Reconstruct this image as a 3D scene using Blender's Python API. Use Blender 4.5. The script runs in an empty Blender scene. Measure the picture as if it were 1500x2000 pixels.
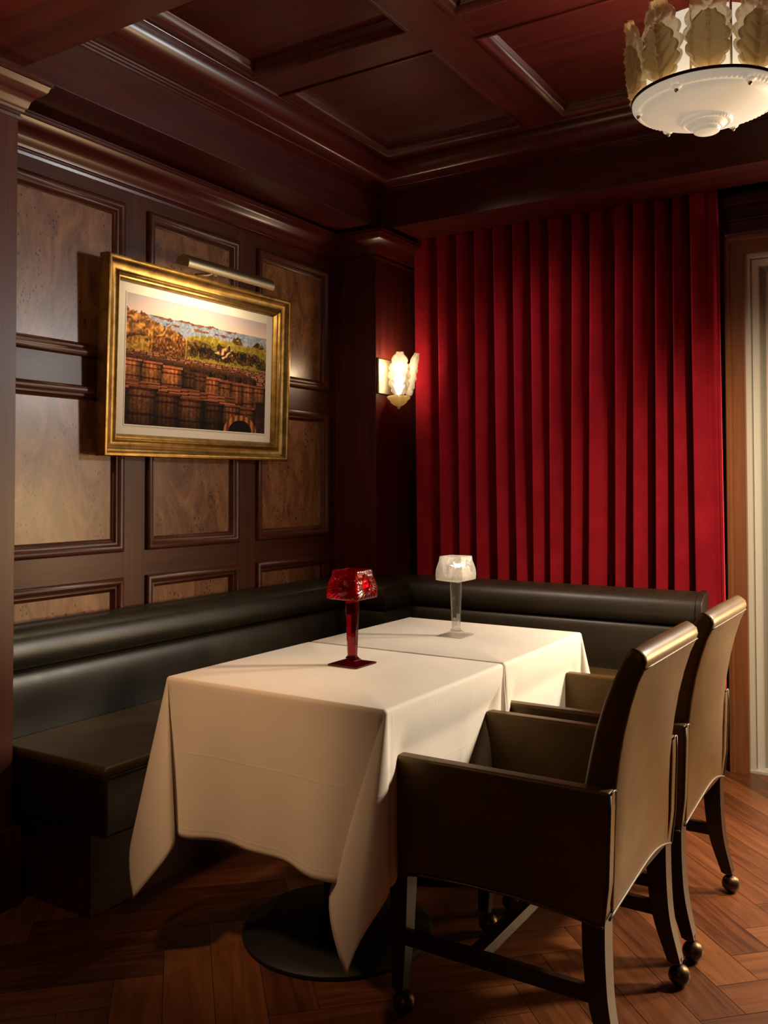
import bpy, bmesh, math, random
import numpy as np
from mathutils import Vector, Matrix
random.seed(7)
PI = math.pi
COL = bpy.context.scene.collection
S = bpy.context.scene

# ------------------------------------------------------------------ helpers
class MB:
    """collects vertices and faces that become one mesh object"""
    def __init__(self): self.v, self.f, self.wn = [], [], False
    def add(self, vs, fs):
        o = len(self.v); self.v += [tuple(p) for p in vs]; self.f += [tuple(i + o for i in f) for f in fs]; return self
    def grid(self, rows, close_u=False, close_v=False):
        n, m = len(rows), len(rows[0]); vs = [p for r in rows for p in r]; fs = []
        for i in range(n if close_v else n - 1):
            for j in range(m if close_u else m - 1):
                a, b = i * m + j, i * m + (j + 1) % m
                c, d = ((i + 1) % n) * m + (j + 1) % m, ((i + 1) % n) * m + j
                fs.append((a, b, c, d))
        return self.add(vs, fs)
    def loops(self, rings, cap=True):
        self.grid(rings, close_u=True)
        m = len(rings[0])
        if cap:
            o = len(self.v) - len(rings) * m
            self.f.append(tuple(o + j for j in reversed(range(m))))
            o2 = len(self.v) - m
            self.f.append(tuple(o2 + j for j in range(m)))
        return self
    def box(self, x0, x1, y0, y1, z0, z1, bev=0.0, seg=2):
        bm = bmesh.new(); bmesh.ops.create_cube(bm, size=1)
        for v in bm.verts:
            v.co = Vector(((x0 + x1) / 2 + v.co.x * (x1 - x0), (y0 + y1) / 2 + v.co.y * (y1 - y0), (z0 + z1) / 2 + v.co.z * (z1 - z0)))
        if bev: bmesh.ops.bevel(bm, geom=bm.edges[:], offset=bev, segments=seg, affect='EDGES', profile=0.5)
        return self.from_bm(bm)
    def prism(self, pts, z0, z1, bev=0.0, seg=2, fn=None):
        """polygon pts (a,b) extruded c from z0 to z1; fn maps (a,b,c) to xyz"""
        bm = bmesh.new(); fn = fn or (lambda a, b, c: (a, b, c))
        lo = [bm.verts.new(fn(a, b, z0)) for a, b in pts]; hi = [bm.verts.new(fn(a, b, z1)) for a, b in pts]
        bm.faces.new(lo[::-1]); bm.faces.new(hi); n = len(pts)
        for i in range(n): bm.faces.new((lo[i], lo[(i + 1) % n], hi[(i + 1) % n], hi[i]))
        bmesh.ops.recalc_face_normals(bm, faces=bm.faces[:])
        if bev: bmesh.ops.bevel(bm, geom=bm.edges[:], offset=bev, segments=seg, affect='EDGES', profile=0.5)
        return self.from_bm(bm)
    def from_bm(self, bm):
        self.wn = True; bm.verts.index_update(); vs = [v.co[:] for v in bm.verts]; fs = [tuple(v.index for v in f.verts) for f in bm.faces]
        bm.free(); return self.add(vs, fs)
    def tube(self, pts, r, seg=10, cap=True):
        pts = [Vector(p) for p in pts]; rings = []
        rr = r if isinstance(r, (list, tuple)) else [r] * len(pts)
        up = None
        for i, p in enumerate(pts):
            t = (pts[min(i + 1, len(pts) - 1)] - pts[max(i - 1, 0)]).normalized()
            if up is None: up = Vector((0, 0, 1)) if abs(t.z) < .9 else Vector((1, 0, 0))
            a = t.cross(up).normalized(); b = a.cross(t).normalized(); up = b
            rings.append([tuple(p + (a * math.cos(k * 2 * PI / seg) + b * math.sin(k * 2 * PI / seg)) * rr[i]) for k in range(seg)])
        return self.loops(rings, cap)
    def lathe(self, prof, c=(0, 0, 0), seg=48, cap=False, wav=None):
        rings = []
        for k, (r, z) in enumerate(prof):
            rings.append([(c[0] + r * (wav(k, j / seg) if wav else 1) * math.cos(j * 2 * PI / seg), c[1] + r * (wav(k, j / seg) if wav else 1) * math.sin(j * 2 * PI / seg), c[2] + z) for j in range(seg)])
        return self.loops(rings, cap)
    def sphere(self, c, r, seg=20, rings=12, sz=1):
        return self.lathe([(max(1e-4, r * math.sin(PI * i / rings)), -r * sz * math.cos(PI * i / rings)) for i in range(rings + 1)], c, seg)
    def sweep(self, path, prof, fn, closed=False):
        """prof (offset, height) carried along a 2D path with mitred corners; fn(a,b,h) -> xyz. offset is to the left of travel"""
        n = len(path); rows = []
        for o, h in prof:
            row = []
            for i in range(n):
                p = Vector(path[i])
                d = []
                if closed or i > 0: d.append((p - Vector(path[(i - 1) % n])).normalized())
                if closed or i < n - 1: d.append((Vector(path[(i + 1) % n]) - p).normalized())
                ns = [Vector((-t.y, t.x)) for t in d]
                m = ns[0] if len(ns) == 1 else (ns[0] + ns[1]) / (1 + ns[0].dot(ns[1]))
                q = p + m * o; row.append(fn(q.x, q.y, h))
            rows.append(row)
        return self.grid(rows, close_u=closed)
    def build(self, name, m, parent=None, sharp=35, smooth=True, loc=None):
        me = bpy.data.meshes.new(name); me.from_pydata(self.v, [], self.f); me.validate(); me.update()
        bm = bmesh.new(); bm.from_mesh(me); bmesh.ops.recalc_face_normals(bm, faces=bm.faces[:]); bm.to_mesh(me); bm.free()
        if name == 'piping': sharp = 180
        if smooth:
            me.polygons.foreach_set('use_smooth', [True] * len(me.polygons))
            me.set_sharp_from_angle(angle=math.radians(sharp))
        o = bpy.data.objects.new(name, me); COL.objects.link(o); me.materials.append(m)
        if parent: o.parent = parent
        if loc: o.location = loc
        if smooth and self.wn:                                     # keep bevelled flats flat
            md = o.modifiers.new('flat_faces', 'WEIGHTED_NORMAL'); md.keep_sharp = True; md.weight = 100
        return o

def tag(o, label=None, cat=None, group=None, kind=None):
    if label: o['label'] = label
    if cat: o['category'] = cat
    if group: o['group'] = group
    if kind: o['kind'] = kind
    return o
def thing(name, label, cat, loc=(0, 0, 0), group=None):
    o = bpy.data.objects.new(name, None); COL.objects.link(o); o.location = loc; o.empty_display_size = .1
    return tag(o, label, cat, group)
def struct(o): o['kind'] = 'structure'; return o
def copy_tree(o, parent=None):
    c = o.copy(); COL.objects.link(c); c.parent = parent
    for ch in o.children: copy_tree(ch, c)
    return c
def catmull(pts, n):
    P = [np.array(p, float) for p in pts]; P = [2 * P[0] - P[1]] + P + [2 * P[-1] - P[-2]]; out = []
    for i in range(1, len(P) - 2):
        for k in range(n):
            t = k / n; a, b, c, d = P[i - 1:i + 3]
            out.append(tuple(.5 * (2 * b + (c - a) * t + (2 * a - 5 * b + 4 * c - d) * t * t + (3 * b - a - 3 * c + d) * t ** 3)))
    out.append(tuple(P[-2])); return out
def sstep(a, b, x):
    t = min(1, max(0, (x - a) / (b - a))); return t * t * (3 - 2 * t)

# ------------------------------------------------------------------ materials
def mat(name):
    m = bpy.data.materials.new(name); m.use_nodes = True; nt = m.node_tree
    return m, nt, nt.nodes['Principled BSDF']
def node(nt, t, **kw):
    n = nt.nodes.new(t)
    for k, v in kw.items():
        if k in n.inputs.keys(): n.inputs[k].default_value = v
        else: setattr(n, k, v)
    return n
def ramp(nt, fac, stops):
    r = nt.nodes.new('ShaderNodeValToRGB'); e = r.color_ramp.elements
    while len(e) < len(stops): e.new(.5)
    for el, (p, c) in zip(e, stops): el.position = p; el.color = (*c, 1)
    nt.links.new(fac, r.inputs['Fac']); return r.outputs['Color']
def bump(nt, b, h, s, d=.002):
    n = nt.nodes.new('ShaderNodeBump'); n.inputs['Strength'].default_value = s; n.inputs['Distance'].default_value = d
    nt.links.new(h, n.inputs['Height']); nt.links.new(n.outputs['Normal'], b.inputs['Normal'])

def wood(name, axis, c0, c1, rough=.40, scale=5, coat=.05):
    m, nt, b = mat(name); tc = node(nt, 'ShaderNodeTexCoord'); mp = node(nt, 'ShaderNodeMapping')
    sc = [scale * 2.2] * 3; sc[axis] = scale * .12; mp.inputs['Scale'].default_value = sc
    nt.links.new(tc.outputs['Object'], mp.inputs['Vector'])
    n = node(nt, 'ShaderNodeTexNoise', Scale=1.6, Detail=7, Roughness=.62, Distortion=.5); nt.links.new(mp.outputs['Vector'], n.inputs['Vector'])
    n2 = node(nt, 'ShaderNodeTexNoise', Scale=9, Detail=4, Roughness=.6); nt.links.new(mp.outputs['Vector'], n2.inputs['Vector'])
    mx = node(nt, 'ShaderNodeMix'); mx.inputs[0].default_value = .35
    nt.links.new(n.outputs['Fac'], mx.inputs[2]); nt.links.new(n2.outputs['Fac'], mx.inputs[3])
    mid = tuple((a + q) / 2 for a, q in zip(c0, c1))
    nt.links.new(ramp(nt, mx.outputs[0], [(.3, c0), (.5, mid), (.68, c1)]), b.inputs['Base Color'])
    b.inputs['Roughness'].default_value = rough; b.inputs['Coat Weight'].default_value = coat; b.inputs['Coat Roughness'].default_value = .22
    b.inputs['Specular IOR Level'].default_value = .36
    bump(nt, b, n2.outputs['Fac'], .05, .001)
    return m
MC0, MC1 = (.030, .0042, .0034), (.100, .0130, .0095)
WX, WY, WZ = (wood('mahogany_' + a, i, MC0, MC1) for i, a in enumerate('xyz'))
PC0, PC1 = (.034, .0085, .0040), (.112, .027, .0110)  # same mahogany, browner: the light on the left wall put into its colour
PX, PY, PZ = (wood('wall_lit_mahogany_' + a, i, PC0, PC1, .38) for i, a in enumerate('xyz'))
WCOVE = wood('mahogany_polished', 1, MC0, MC1, .27, 5, .15)
CASE = wood('cherry_casing', 2, (.16, .055, .022), (.27, .10, .04), .38)
DARKW = wood('dark_leg_wood', 2, (.012, .006, .004), (.03, .014, .009), .32)

def burl():
    m, nt, b = mat('burl_veneer'); tc = node(nt, 'ShaderNodeTexCoord')
    mp = node(nt, 'ShaderNodeMapping'); mp.inputs['Scale'].default_value = (1, 1.6, .8); nt.links.new(tc.outputs['Object'], mp.inputs['Vector'])
    n = node(nt, 'ShaderNodeTexNoise', Scale=5, Detail=9, Roughness=.66, Distortion=1.6); nt.links.new(mp.outputs['Vector'], n.inputs['Vector'])
    col = ramp(nt, n.outputs['Fac'], [(.3, (.080, .024, .008)), (.5, (.22, .090, .034)), (.7, (.37, .175, .072))])
    # pores: small dark eyes in loose clusters
    v = node(nt, 'ShaderNodeTexVoronoi', Scale=75); mp2 = node(nt, 'ShaderNodeMapping'); mp2.inputs['Scale'].default_value = (1, 1, .6)
    nt.links.new(tc.outputs['Object'], mp2.inputs['Vector']); nt.links.new(mp2.outputs['Vector'], v.inputs['Vector'])
    lt = node(nt, 'ShaderNodeMath', operation='LESS_THAN'); lt.inputs[1].default_value = .24; nt.links.new(v.outputs['Distance'], lt.inputs[0])
    cl = node(nt, 'ShaderNodeTexNoise', Scale=11, Detail=2); nt.links.new(mp.outputs['Vector'], cl.inputs['Vector'])
    gt = node(nt, 'ShaderNodeMath', operation='GREATER_THAN'); gt.inputs[1].default_value = .55; nt.links.new(cl.outputs['Fac'], gt.inputs[0])
    mu = node(nt, 'ShaderNodeMath', operation='MULTIPLY'); nt.links.new(lt.outputs[0], mu.inputs[0]); nt.links.new(gt.outputs[0], mu.inputs[1])
    mx = node(nt, 'ShaderNodeMix', data_type='RGBA'); nt.links.new(mu.outputs[0], mx.inputs[0]); nt.links.new(col, mx.inputs[6]); mx.inputs[7].default_value = (.012, .005, .003, 1)
    nt.links.new(mx.outputs[2], b.inputs['Base Color']); b.inputs['Roughness'].default_value = .36
    b.inputs['Coat Weight'].default_value = .3; b.inputs['Coat Roughness'].default_value = .25
    bump(nt, b, n.outputs['Fac'], .06, .002)
    return m
BURL = burl()

def leather(name, c0, c1, rough=.36):
    m, nt, b = mat(name); tc = node(nt, 'ShaderNodeTexCoord')
    n = node(nt, 'ShaderNodeTexNoise', Scale=6, Detail=5, Roughness=.6); nt.links.new(tc.outputs['Object'], n.inputs['Vector'])
    nt.links.new(ramp(nt, n.outputs['Fac'], [(.35, c0), (.65, c1)]), b.inputs['Base Color'])
    v = node(nt, 'ShaderNodeTexVoronoi', Scale=420); nt.links.new(tc.outputs['Object'], v.inputs['Vector'])
    bump(nt, b, v.outputs['Distance'], .10, .0008)
    n3 = node(nt, 'ShaderNodeTexNoise', Scale=14, Detail=3); nt.links.new(tc.outputs['Object'], n3.inputs['Vector'])
    mr = node(nt, 'ShaderNodeMapRange'); mr.inputs[3].default_value = rough - .05; mr.inputs[4].default_value = rough + .09
    nt.links.new(n3.outputs['Fac'], mr.inputs[0]); nt.links.new(mr.outputs[0], b.inputs['Roughness'])
    b.inputs['Specular IOR Level'].default_value = .5
    return m
LEATH = leather('bench_leather', (.014, .011, .0055), (.024, .018, .009), .40)
LSEAT = leather('bench_seat_leather', (.065, .036, .011), (.09, .052, .017), .36)
CHL = leather('chair_leather', (.058, .030, .009), (.088, .047, .016), .36)
CHL.node_tree.nodes['Principled BSDF'].inputs['Specular Tint'].default_value = (1, .76, .44, 1)  # gold tint put into the gloss, standing in for warm glare
PIPED = leather('dark_piping_leather', (.035, .025, .016), (.055, .042, .028), .40)
PIPE = leather('piping_leather', (.07, .055, .036), (.10, .08, .055), .42)

def simple(name, c, rough=.5, metal=0, **kw):
    m, nt, b = mat(name); b.inputs['Base Color'].default_value = (*c, 1); b.inputs['Roughness'].default_value = rough; b.inputs['Metallic'].default_value = metal
    for k, v in kw.items(): b.inputs[k.replace('_', ' ')].default_value = v
    tc = node(nt, 'ShaderNodeTexCoord'); n = node(nt, 'ShaderNodeTexNoise', Scale=40, Detail=3); nt.links.new(tc.outputs['Object'], n.inputs['Vector'])
    mr = node(nt, 'ShaderNodeMapRange'); mr.inputs[3].default_value = max(.02, rough - .04); mr.inputs[4].default_value = rough + .05
    nt.links.new(n.outputs['Fac'], mr.inputs[0]); nt.links.new(mr.outputs[0], b.inputs['Roughness'])
    return m
def gold():
    m, nt, b = mat('gilt'); tc = node(nt, 'ShaderNodeTexCoord'); n = node(nt, 'ShaderNodeTexNoise', Scale=18, Detail=6, Roughness=.7); nt.links.new(tc.outputs['Object'], n.inputs['Vector'])
    nt.links.new(ramp(nt, n.outputs['Fac'], [(.3, (.15, .075, .018)), (.55, (.30, .175, .045)), (.75, (.42, .27, .08))]), b.inputs['Base Color'])
    b.inputs['Metallic'].default_value = .85; b.inputs['Roughness'].default_value = .36; return m
GOLD = gold()
BRASS = simple('aged_brass', (.42, .36, .21), .40, 1)
CASTER = simple('caster_bronze', (.085, .055, .03), .36, 1)
IRON = simple('black_iron', (.006, .0055, .005), .6, .0)
BLACK = simple('pocket_black', (.006, .004, .004), .8)
WHITEP = simple('white_paint', (.62, .60, .55), .5)
LEAFP = simple('door_leaf_paint', (.70, .55, .48), .55)
SEALG = simple('grey_seal', (.26, .26, .22), .6)
TILE = simple('pale_threshold', (.50, .48, .44), .45)
MATB = simple('mat_board', (.80, .74, .64), .85)

def cloth():
    m, nt, b = mat('table_linen'); b.inputs['Base Color'].default_value = (.84, .77, .69, 1); b.inputs['Roughness'].default_value = .85
    b.inputs['Sheen Weight'].default_value = .15
    tc = node(nt, 'ShaderNodeTexCoord'); n = node(nt, 'ShaderNodeTexNoise', Scale=5, Detail=3); nt.links.new(tc.outputs['Object'], n.inputs['Vector'])
    # pressed creases: a faint grid from the folding, over the soft unevenness
    sx = node(nt, 'ShaderNodeSeparateXYZ'); nt.links.new(tc.outputs['Object'], sx.inputs[0]); hs = n.outputs['Fac']
    for axis, per, off in ((1, .215, .08), (2, .20, .03)):
        q = node(nt, 'ShaderNodeMath', operation='MULTIPLY_ADD'); q.inputs[1].default_value = 1 / per; q.inputs[2].default_value = off / per + 20; nt.links.new(sx.outputs[axis], q.inputs[0])
        fr = node(nt, 'ShaderNodeMath', operation='PINGPONG'); fr.inputs[1].default_value = .5; nt.links.new(q.outputs[0], fr.inputs[0])
        mr = node(nt, 'ShaderNodeMapRange', interpolation_type='SMOOTHSTEP'); mr.inputs[1].default_value = 0; mr.inputs[2].default_value = .022; mr.inputs[3].default_value = .05; mr.inputs[4].default_value = 0; nt.links.new(fr.outputs[0], mr.inputs[0])
        ad = node(nt, 'ShaderNodeMath', operation='ADD'); nt.links.new(hs, ad.inputs[0]); nt.links.new(mr.outputs[0], ad.inputs[1]); hs = ad.outputs[0]
    bump(nt, b, hs, .40, .012)
    tr = node(nt, 'ShaderNodeBsdfTranslucent'); tr.inputs['Color'].default_value = (.8, .72, .6, 1)
    ms = node(nt, 'ShaderNodeMixShader'); ms.inputs[0].default_value = .12
    nt.links.new(b.outputs[0], ms.inputs[1]); nt.links.new(tr.outputs[0], ms.inputs[2]); nt.links.new(ms.outputs[0], nt.nodes['Material Output'].inputs['Surface'])
    return m
LINEN = cloth()
def velvet():
    m, nt, b = mat('red_velvet'); tc = node(nt, 'ShaderNodeTexCoord'); n = node(nt, 'ShaderNodeTexNoise', Scale=9, Detail=4); nt.links.new(tc.outputs['Object'], n.inputs['Vector'])
    nt.links.new(ramp(nt, n.outputs['Fac'], [(.3, (.21, .005, .012)), (.7, (.28, .008, .018))]), b.inputs['Base Color'])
    b.inputs['Roughness'].default_value = .9; b.inputs['Specular IOR Level'].default_value = .1
    b.inputs['Sheen Weight'].default_value = .55; b.inputs['Sheen Roughness'].default_value = .4; b.inputs['Sheen Tint'].default_value = (1, .08, .12, 1)
    return m
VELVET = velvet()

def glass(name, tint, w_glass, w_trans, w_tl, tl, rough=.08, emit=0):
    """cast glass: clear refraction, light passing straight through, and frosted scatter"""
    m, nt, b = mat(name); out = nt.nodes['Material Output']
    b.inputs['Base Color'].default_value = (*tint, 1); b.inputs['Transmission Weight'].default_value = 1; b.inputs['Roughness'].default_value = rough; b.inputs['IOR'].default_value = 1.45
    t = node(nt, 'ShaderNodeBsdfTransparent'); t.inputs[0].default_value = (*tint, 1)
    d = node(nt, 'ShaderNodeBsdfTranslucent'); d.inputs[0].default_value = (*tl, 1)
    e = node(nt, 'ShaderNodeBsdfDiffuse'); e.inputs[0].default_value = (*tl, 1)
    m0 = node(nt, 'ShaderNodeMixShader'); m0.inputs[0].default_value = .5; nt.links.new(d.outputs[0], m0.inputs[1]); nt.links.new(e.outputs[0], m0.inputs[2])
    m1 = node(nt, 'ShaderNodeMixShader'); m1.inputs[0].default_value = w_trans / (w_glass + w_trans); nt.links.new(b.outputs[0], m1.inputs[1]); nt.links.new(t.outputs[0], m1.inputs[2])
    m2 = node(nt, 'ShaderNodeMixShader'); m2.inputs[0].default_value = w_tl; nt.links.new(m1.outputs[0], m2.inputs[1]); nt.links.new(m0.outputs[0], m2.inputs[2])
    nt.links.new(m2.outputs[0], out.inputs['Surface'])
    return m
CLEARG = glass('clear_crystal', (.99, .98, .96), .5, .5, .34, (1, .97, .92), .05)
STEMG = glass('clear_stem_crystal', (.98, .97, .95), .45, .55, .04, (.9, .87, .8), .02)
REDG = glass('ruby_crystal', (.62, .010, .03), .72, .28, .07, (.6, .01, .03), .04)
REDS = glass('ruby_stem_crystal', (.35, .004, .012), .8, .2, .04, (.5, .01, .03), .02)
LEAFG = glass('frosted_leaf_glass', (.94, .84, .66), .65, .35, .36, (.80, .65, .43), .14)
SCONG = glass('sconce_leaf_glass', (.97, .95, .9), .6, .4, .35, (.9, .86, .76), .12)
AMBG = glass('amber_bowl_glass', (.95, .8, .5), .6, .4, .5, (.9, .74, .42), .2)
def emitter(name, c, s, base=(.8, .76, .68)):
    m, nt, b = mat(name); b.inputs['Base Color'].default_value = (*base, 1); b.inputs['Roughness'].default_value = .45
    b.inputs['Emission Color'].default_value = (*c, 1); b.inputs['Emission Strength'].default_value = s; return m
DISH = emitter('lit_frosted_dish', (1, .88, .66), .30, (.80, .75, .66))
DIFFU = emitter('lit_diffuser', (1, .86, .64), .62)
BULB = emitter('lit_bulb', (1, .88, .68), 9)
CANDLE = emitter('lit_lamp_bulb', (1, .85, .6), 14)

def floor_mat():
    m, nt, b = mat('oak_planks'); uv = node(nt, 'ShaderNodeUVMap'); uv.uv_map = 'UVMap'
    mp = node(nt, 'ShaderNodeMapping'); mp.inputs['Scale'].default_value = (1.4, 16, 1); nt.links.new(uv.outputs[0], mp.inputs['Vector'])
    n = node(nt, 'ShaderNodeTexNoise', Scale=2.2, Detail=8, Roughness=.65, Distortion=.9); nt.links.new(mp.outputs[0], n.inputs['Vector'])
    at = node(nt, 'ShaderNodeAttribute'); at.attribute_name = 'tone'
    ad = node(nt, 'ShaderNodeMath', operation='MULTIPLY_ADD'); ad.inputs[1].default_value = .75; nt.links.new(n.outputs['Fac'], ad.inputs[0])
    sb = node(nt, 'ShaderNodeMath', operation='MULTIPLY'); sb.inputs[1].default_value = .30; nt.links.new(at.outputs['Fac'], sb.inputs[0]); nt.links.new(sb.outputs[0], ad.inputs[2])
    nt.links.new(ramp(nt, ad.outputs[0], [(.28, (.045, .013, .005)), (.5, (.13, .042, .015)), (.75, (.23, .085, .030))]), b.inputs['Base Color'])
    b.inputs['Roughness'].default_value = .33; b.inputs['Specular IOR Level'].default_value = .45
    bump(nt, b, n.outputs['Fac'], .12, .002)
    return m
FLOOR = floor_mat()

# ------------------------------------------------------------------ the room
XW, YB = -2.75, 4.35            # left wall plane, back wall plane
XC, YC = -2.495, 3.876          # faces of the corner column
ZS, ZC = 2.605, 2.90            # beam soffit, ceiling grid
XB, YBM = -2.47, 3.89           # inner faces of the perimeter beams
def floor():
    W, L, ang = .127, .635, math.radians(45)
    ca, sa = math.cos(ang), math.sin(ang); ox, oy = -.545, 2.828
    vs, fs, uvs, tones = [], [], [], []
    g = .0009
    def plank(u0, u1, v0, v1, along_u):
        cx, cy = (u0 + u1) / 2, (v0 + v1) / 2
        X, Y = ox + cx * ca - cy * sa, oy + cx * sa + cy * ca
        if not (-2.9 < X < 2.7 and -.6 < Y < 6.2): return
        t = random.random(); ru, rv = random.random() * 9, random.random() * 9; o = len(vs)
        for (u, v) in ((u0 + g, v0 + g), (u1 - g, v0 + g), (u1 - g, v1 - g), (u0 + g, v1 - g)):
            vs.append((ox + u * ca - v * sa, oy + u * sa + v * ca, 0))
            a, b_ = (u, v) if along_u else (v, u); uvs.append((a + ru, b_ + rv)); tones.append(t)
        fs.append((o, o + 1, o + 2, o + 3))
    for a in range(-70, 71):
        for b in range(-14, 15):
            x, y = a * W + b * L, a * W - b * L - W
            plank(x, x + L, y, y + W, True); plank(x, x + W, y + W, y + W + L, False)
    me = bpy.data.meshes.new('floor'); me.from_pydata(vs, [], fs)
    ul = me.uv_layers.new(name='UVMap'); ul.data.foreach_set('uv', [c for p in uvs for c in p])
    at = me.attributes.new('tone', 'FLOAT', 'POINT'); at.data.foreach_set('value', tones)
    me.materials.append(FLOOR); o = bpy.data.objects.new('floor', me); COL.objects.link(o); struct(o)
    MB().box(-2.95, 2.8, -2.6, 7.1, -.06, -.0012).build('subfloor', BLACK, o)
floor()

def wall_left():
    w = struct(MB().box(XW - .14, XW - .03, -2.6, YB + .1, 0, 3.1).build('wall_left', PZ))
    fn = lambda a, b, h: (XW + h, a, b)
    cols = [(1.888, 2.445), (2.564, 3.116), (3.24, 3.808)]; rows = [(.36, .94), (1.04, 1.67), (1.78, 2.405)]
    mb = MB()                                                    # stiles and rails
    ys = [1.78, 1.888, 2.445, 2.564, 3.116, 3.24, 3.808, 3.90]
    for a, b in ((0, 1), (2, 3), (4, 5), (6, 7)): mb.box(XW - .03, XW, ys[a], ys[b], 0, ZS)
    rails = MB()
    for y0, y1 in cols:
        for z0, z1 in ((0, .36), (.94, 1.04), (1.67, 1.78), (2.405, ZS)): rails.box(XW - .03, XW - .0005, y0, y1, z0, z1)
    mb.build('stile', PZ, w); rails.build('rail', PY, w)
    MB().box(XW - .03, XW, -2.6, 1.45, 0, ZS).build('near_panelling', PZ, w)
    prof = [(-.012, 0), (-.012, .010), (-.006, .016), (.004, .018), (.012, .013), (.016, .006), (.020, .004), (.027, .006), (.031, .001), (.036, -.008), (.042, -.012)]
    prof = [(-o - .012, h) for o, h in prof]
    for y0, y1 in cols:
        for z0, z1 in rows:
            p = MB().sweep([(y0, z0), (y0, z1), (y1, z1), (y1, z0)], prof, fn, True)
            p.build('panel_moulding', PY, w, 50)
            MB().box(XW - .03, XW - .011, y0 + .04, y1 - .04, z0 + .04, z1 - .04).build('burl_panel', BURL, w)
    return w
wall_left()

def crown_profile(k=1.0, dz=0.0):
    # (projection from wall, z): fillet, cyma, bead, fillet
    return [(o * k, z + dz) for o, z in [(0, -.128), (.006, -.128), (.008, -.118), (.004, -.114), (.004, -.106), (.012, -.104), (.014, -.094), (.020, -.088), (.024, -.072), (.036, -.054), (.052, -.044), (.060, -.034), (.064, -.022), (.066, -.018), (.072, -.018), (.072, -.008), (.077, -.007), (.077, 0), (0, 0)]]
def crown_on(path, name, m, parent=None, k=1.0, top=2.585):
    return MB().sweep(path, [(-o, z) for o, z in crown_profile(k, top)], lambda a, b, h: (a, b, h)).build(name, m, parent, 40)

def columns():
    # pilaster at the left edge of the view, column in the corner
    c = struct(MB().box(XW, XC, 1.38, 1.785, 0, ZS, .003).build('trim_1', PZ))
    MB().box(XW, XC + .022, 1.36, 1.806, 0, .24, .006).build('plinth_block', PZ, c)
    # path keeps the wall side on the left so that the profile grows outward on the right
    crown_on([(XW, 1.38), (XC, 1.38), (XC, 1.785), (XW, 1.785)], 'capital', WCOVE, c, 1.05)
    MB().box(XW, XC + .055, 1.34, 1.835, 2.585, ZS).build('frieze_block', WY, c)
    d = struct(MB().box(XW, XC, YC, 4.30, 0, ZS, .003).build('trim_2', WZ))
    crown_on([(XW, YC), (XC, YC), (XC, 4.30)], 'capital', WCOVE, d, 1.2)
    MB().box(XW, XC + .06, YC - .04, 4.30, 2.585, ZS).build('frieze_block', WY, d)
    e = struct(crown_on([(XW, 1.785), (XW, YC)], 'trim_3', WCOVE, None, 1.1))
columns()

def beams():
    l = struct(MB().box(XW - .1, XB, 1.45, 4.30, ZS, 3.0, .002).build('trim_4', WY))
    r = struct(MB().box(XB, 2.6, YBM, 4.165, ZS, 3.0, .002).build('trim_5', WX))
    n = struct(MB().box(XW - .1, 2.6, 1.32, 1.765, ZS, 3.0, .002).build('trim_6', WX))
    # cove round the coffered bay: fillets at the foot, big torus, fillets to the ceiling
    cv = [(.0, 2.775), (.012, 2.775), (.012, 2.782), (.020, 2.784), (.020, 2.791), (.027, 2.793), (.027, 2.800)]
    cv += [(.030 + .100 * math.sin(a * PI / 28), 2.802 + .091 * (1 - math.cos(a * PI / 28))) for a in range(15)]
    cv += [(.137, 2.893), (.140, 2.900)]
    MBc = MB().sweep([(2.6, YBM), (XB, YBM), (XB, 1.765), (2.6, 1.765)], [(o, z) for o, z in cv], lambda a, b, h: (a, b, h))
    struct(MBc.build('trim_7', WCOVE, None, 40))
beams()

def ceiling():
    c = struct(MB().box(-2.95, 2.8, -2.6, 7.1, 2.985, 3.1).build('ceiling', WX))
    xs = [(-2.315, -1.62), (-1.42, -.72), (-.52, .18), (.38, 1.08), (1.28, 1.98)]; ys = [(1.92, 2.71), (2.90, 3.705)]
    ux = [XB] + [v for p in xs for v in p] + [2.6]; uy = [1.765] + [v for p in ys for v in p] + [YBM]
    g = MB(); gx = MB()
    for i in range(0, len(ux), 2): g.box(ux[i], ux[i + 1], uy[0], uy[-1], ZC, 2.985)
    for j in range(0, len(uy), 2):
        for p in xs: gx.box(p[0], p[1], uy[j], uy[j + 1], ZC + .0006, 2.985)
    g.build('long_rail', WY, c); gx.build('cross_rail', WX, c)
    prof = [(-.012, ZC), (-.012, ZC - .006), (-.004, ZC - .008), (.002, ZC - .004), (.004, ZC + .008), (.010, ZC + .012), (.012, ZC + .030), (.022, ZC + .038), (.026, ZC + .05)]
    for x0, x1 in xs:
        for y0, y1 in ys:
            MB().sweep([(x0, y0), (x1, y0), (x1, y1), (x0, y1)], prof, lambda a, b, h: (a, b, h), True).build('coffer_moulding', WY, c, 50)
            MB().box(x0, x1, y0, y1, ZC + .045, 2.985).build('coffer_panel', WX, c)
ceiling()

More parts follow.
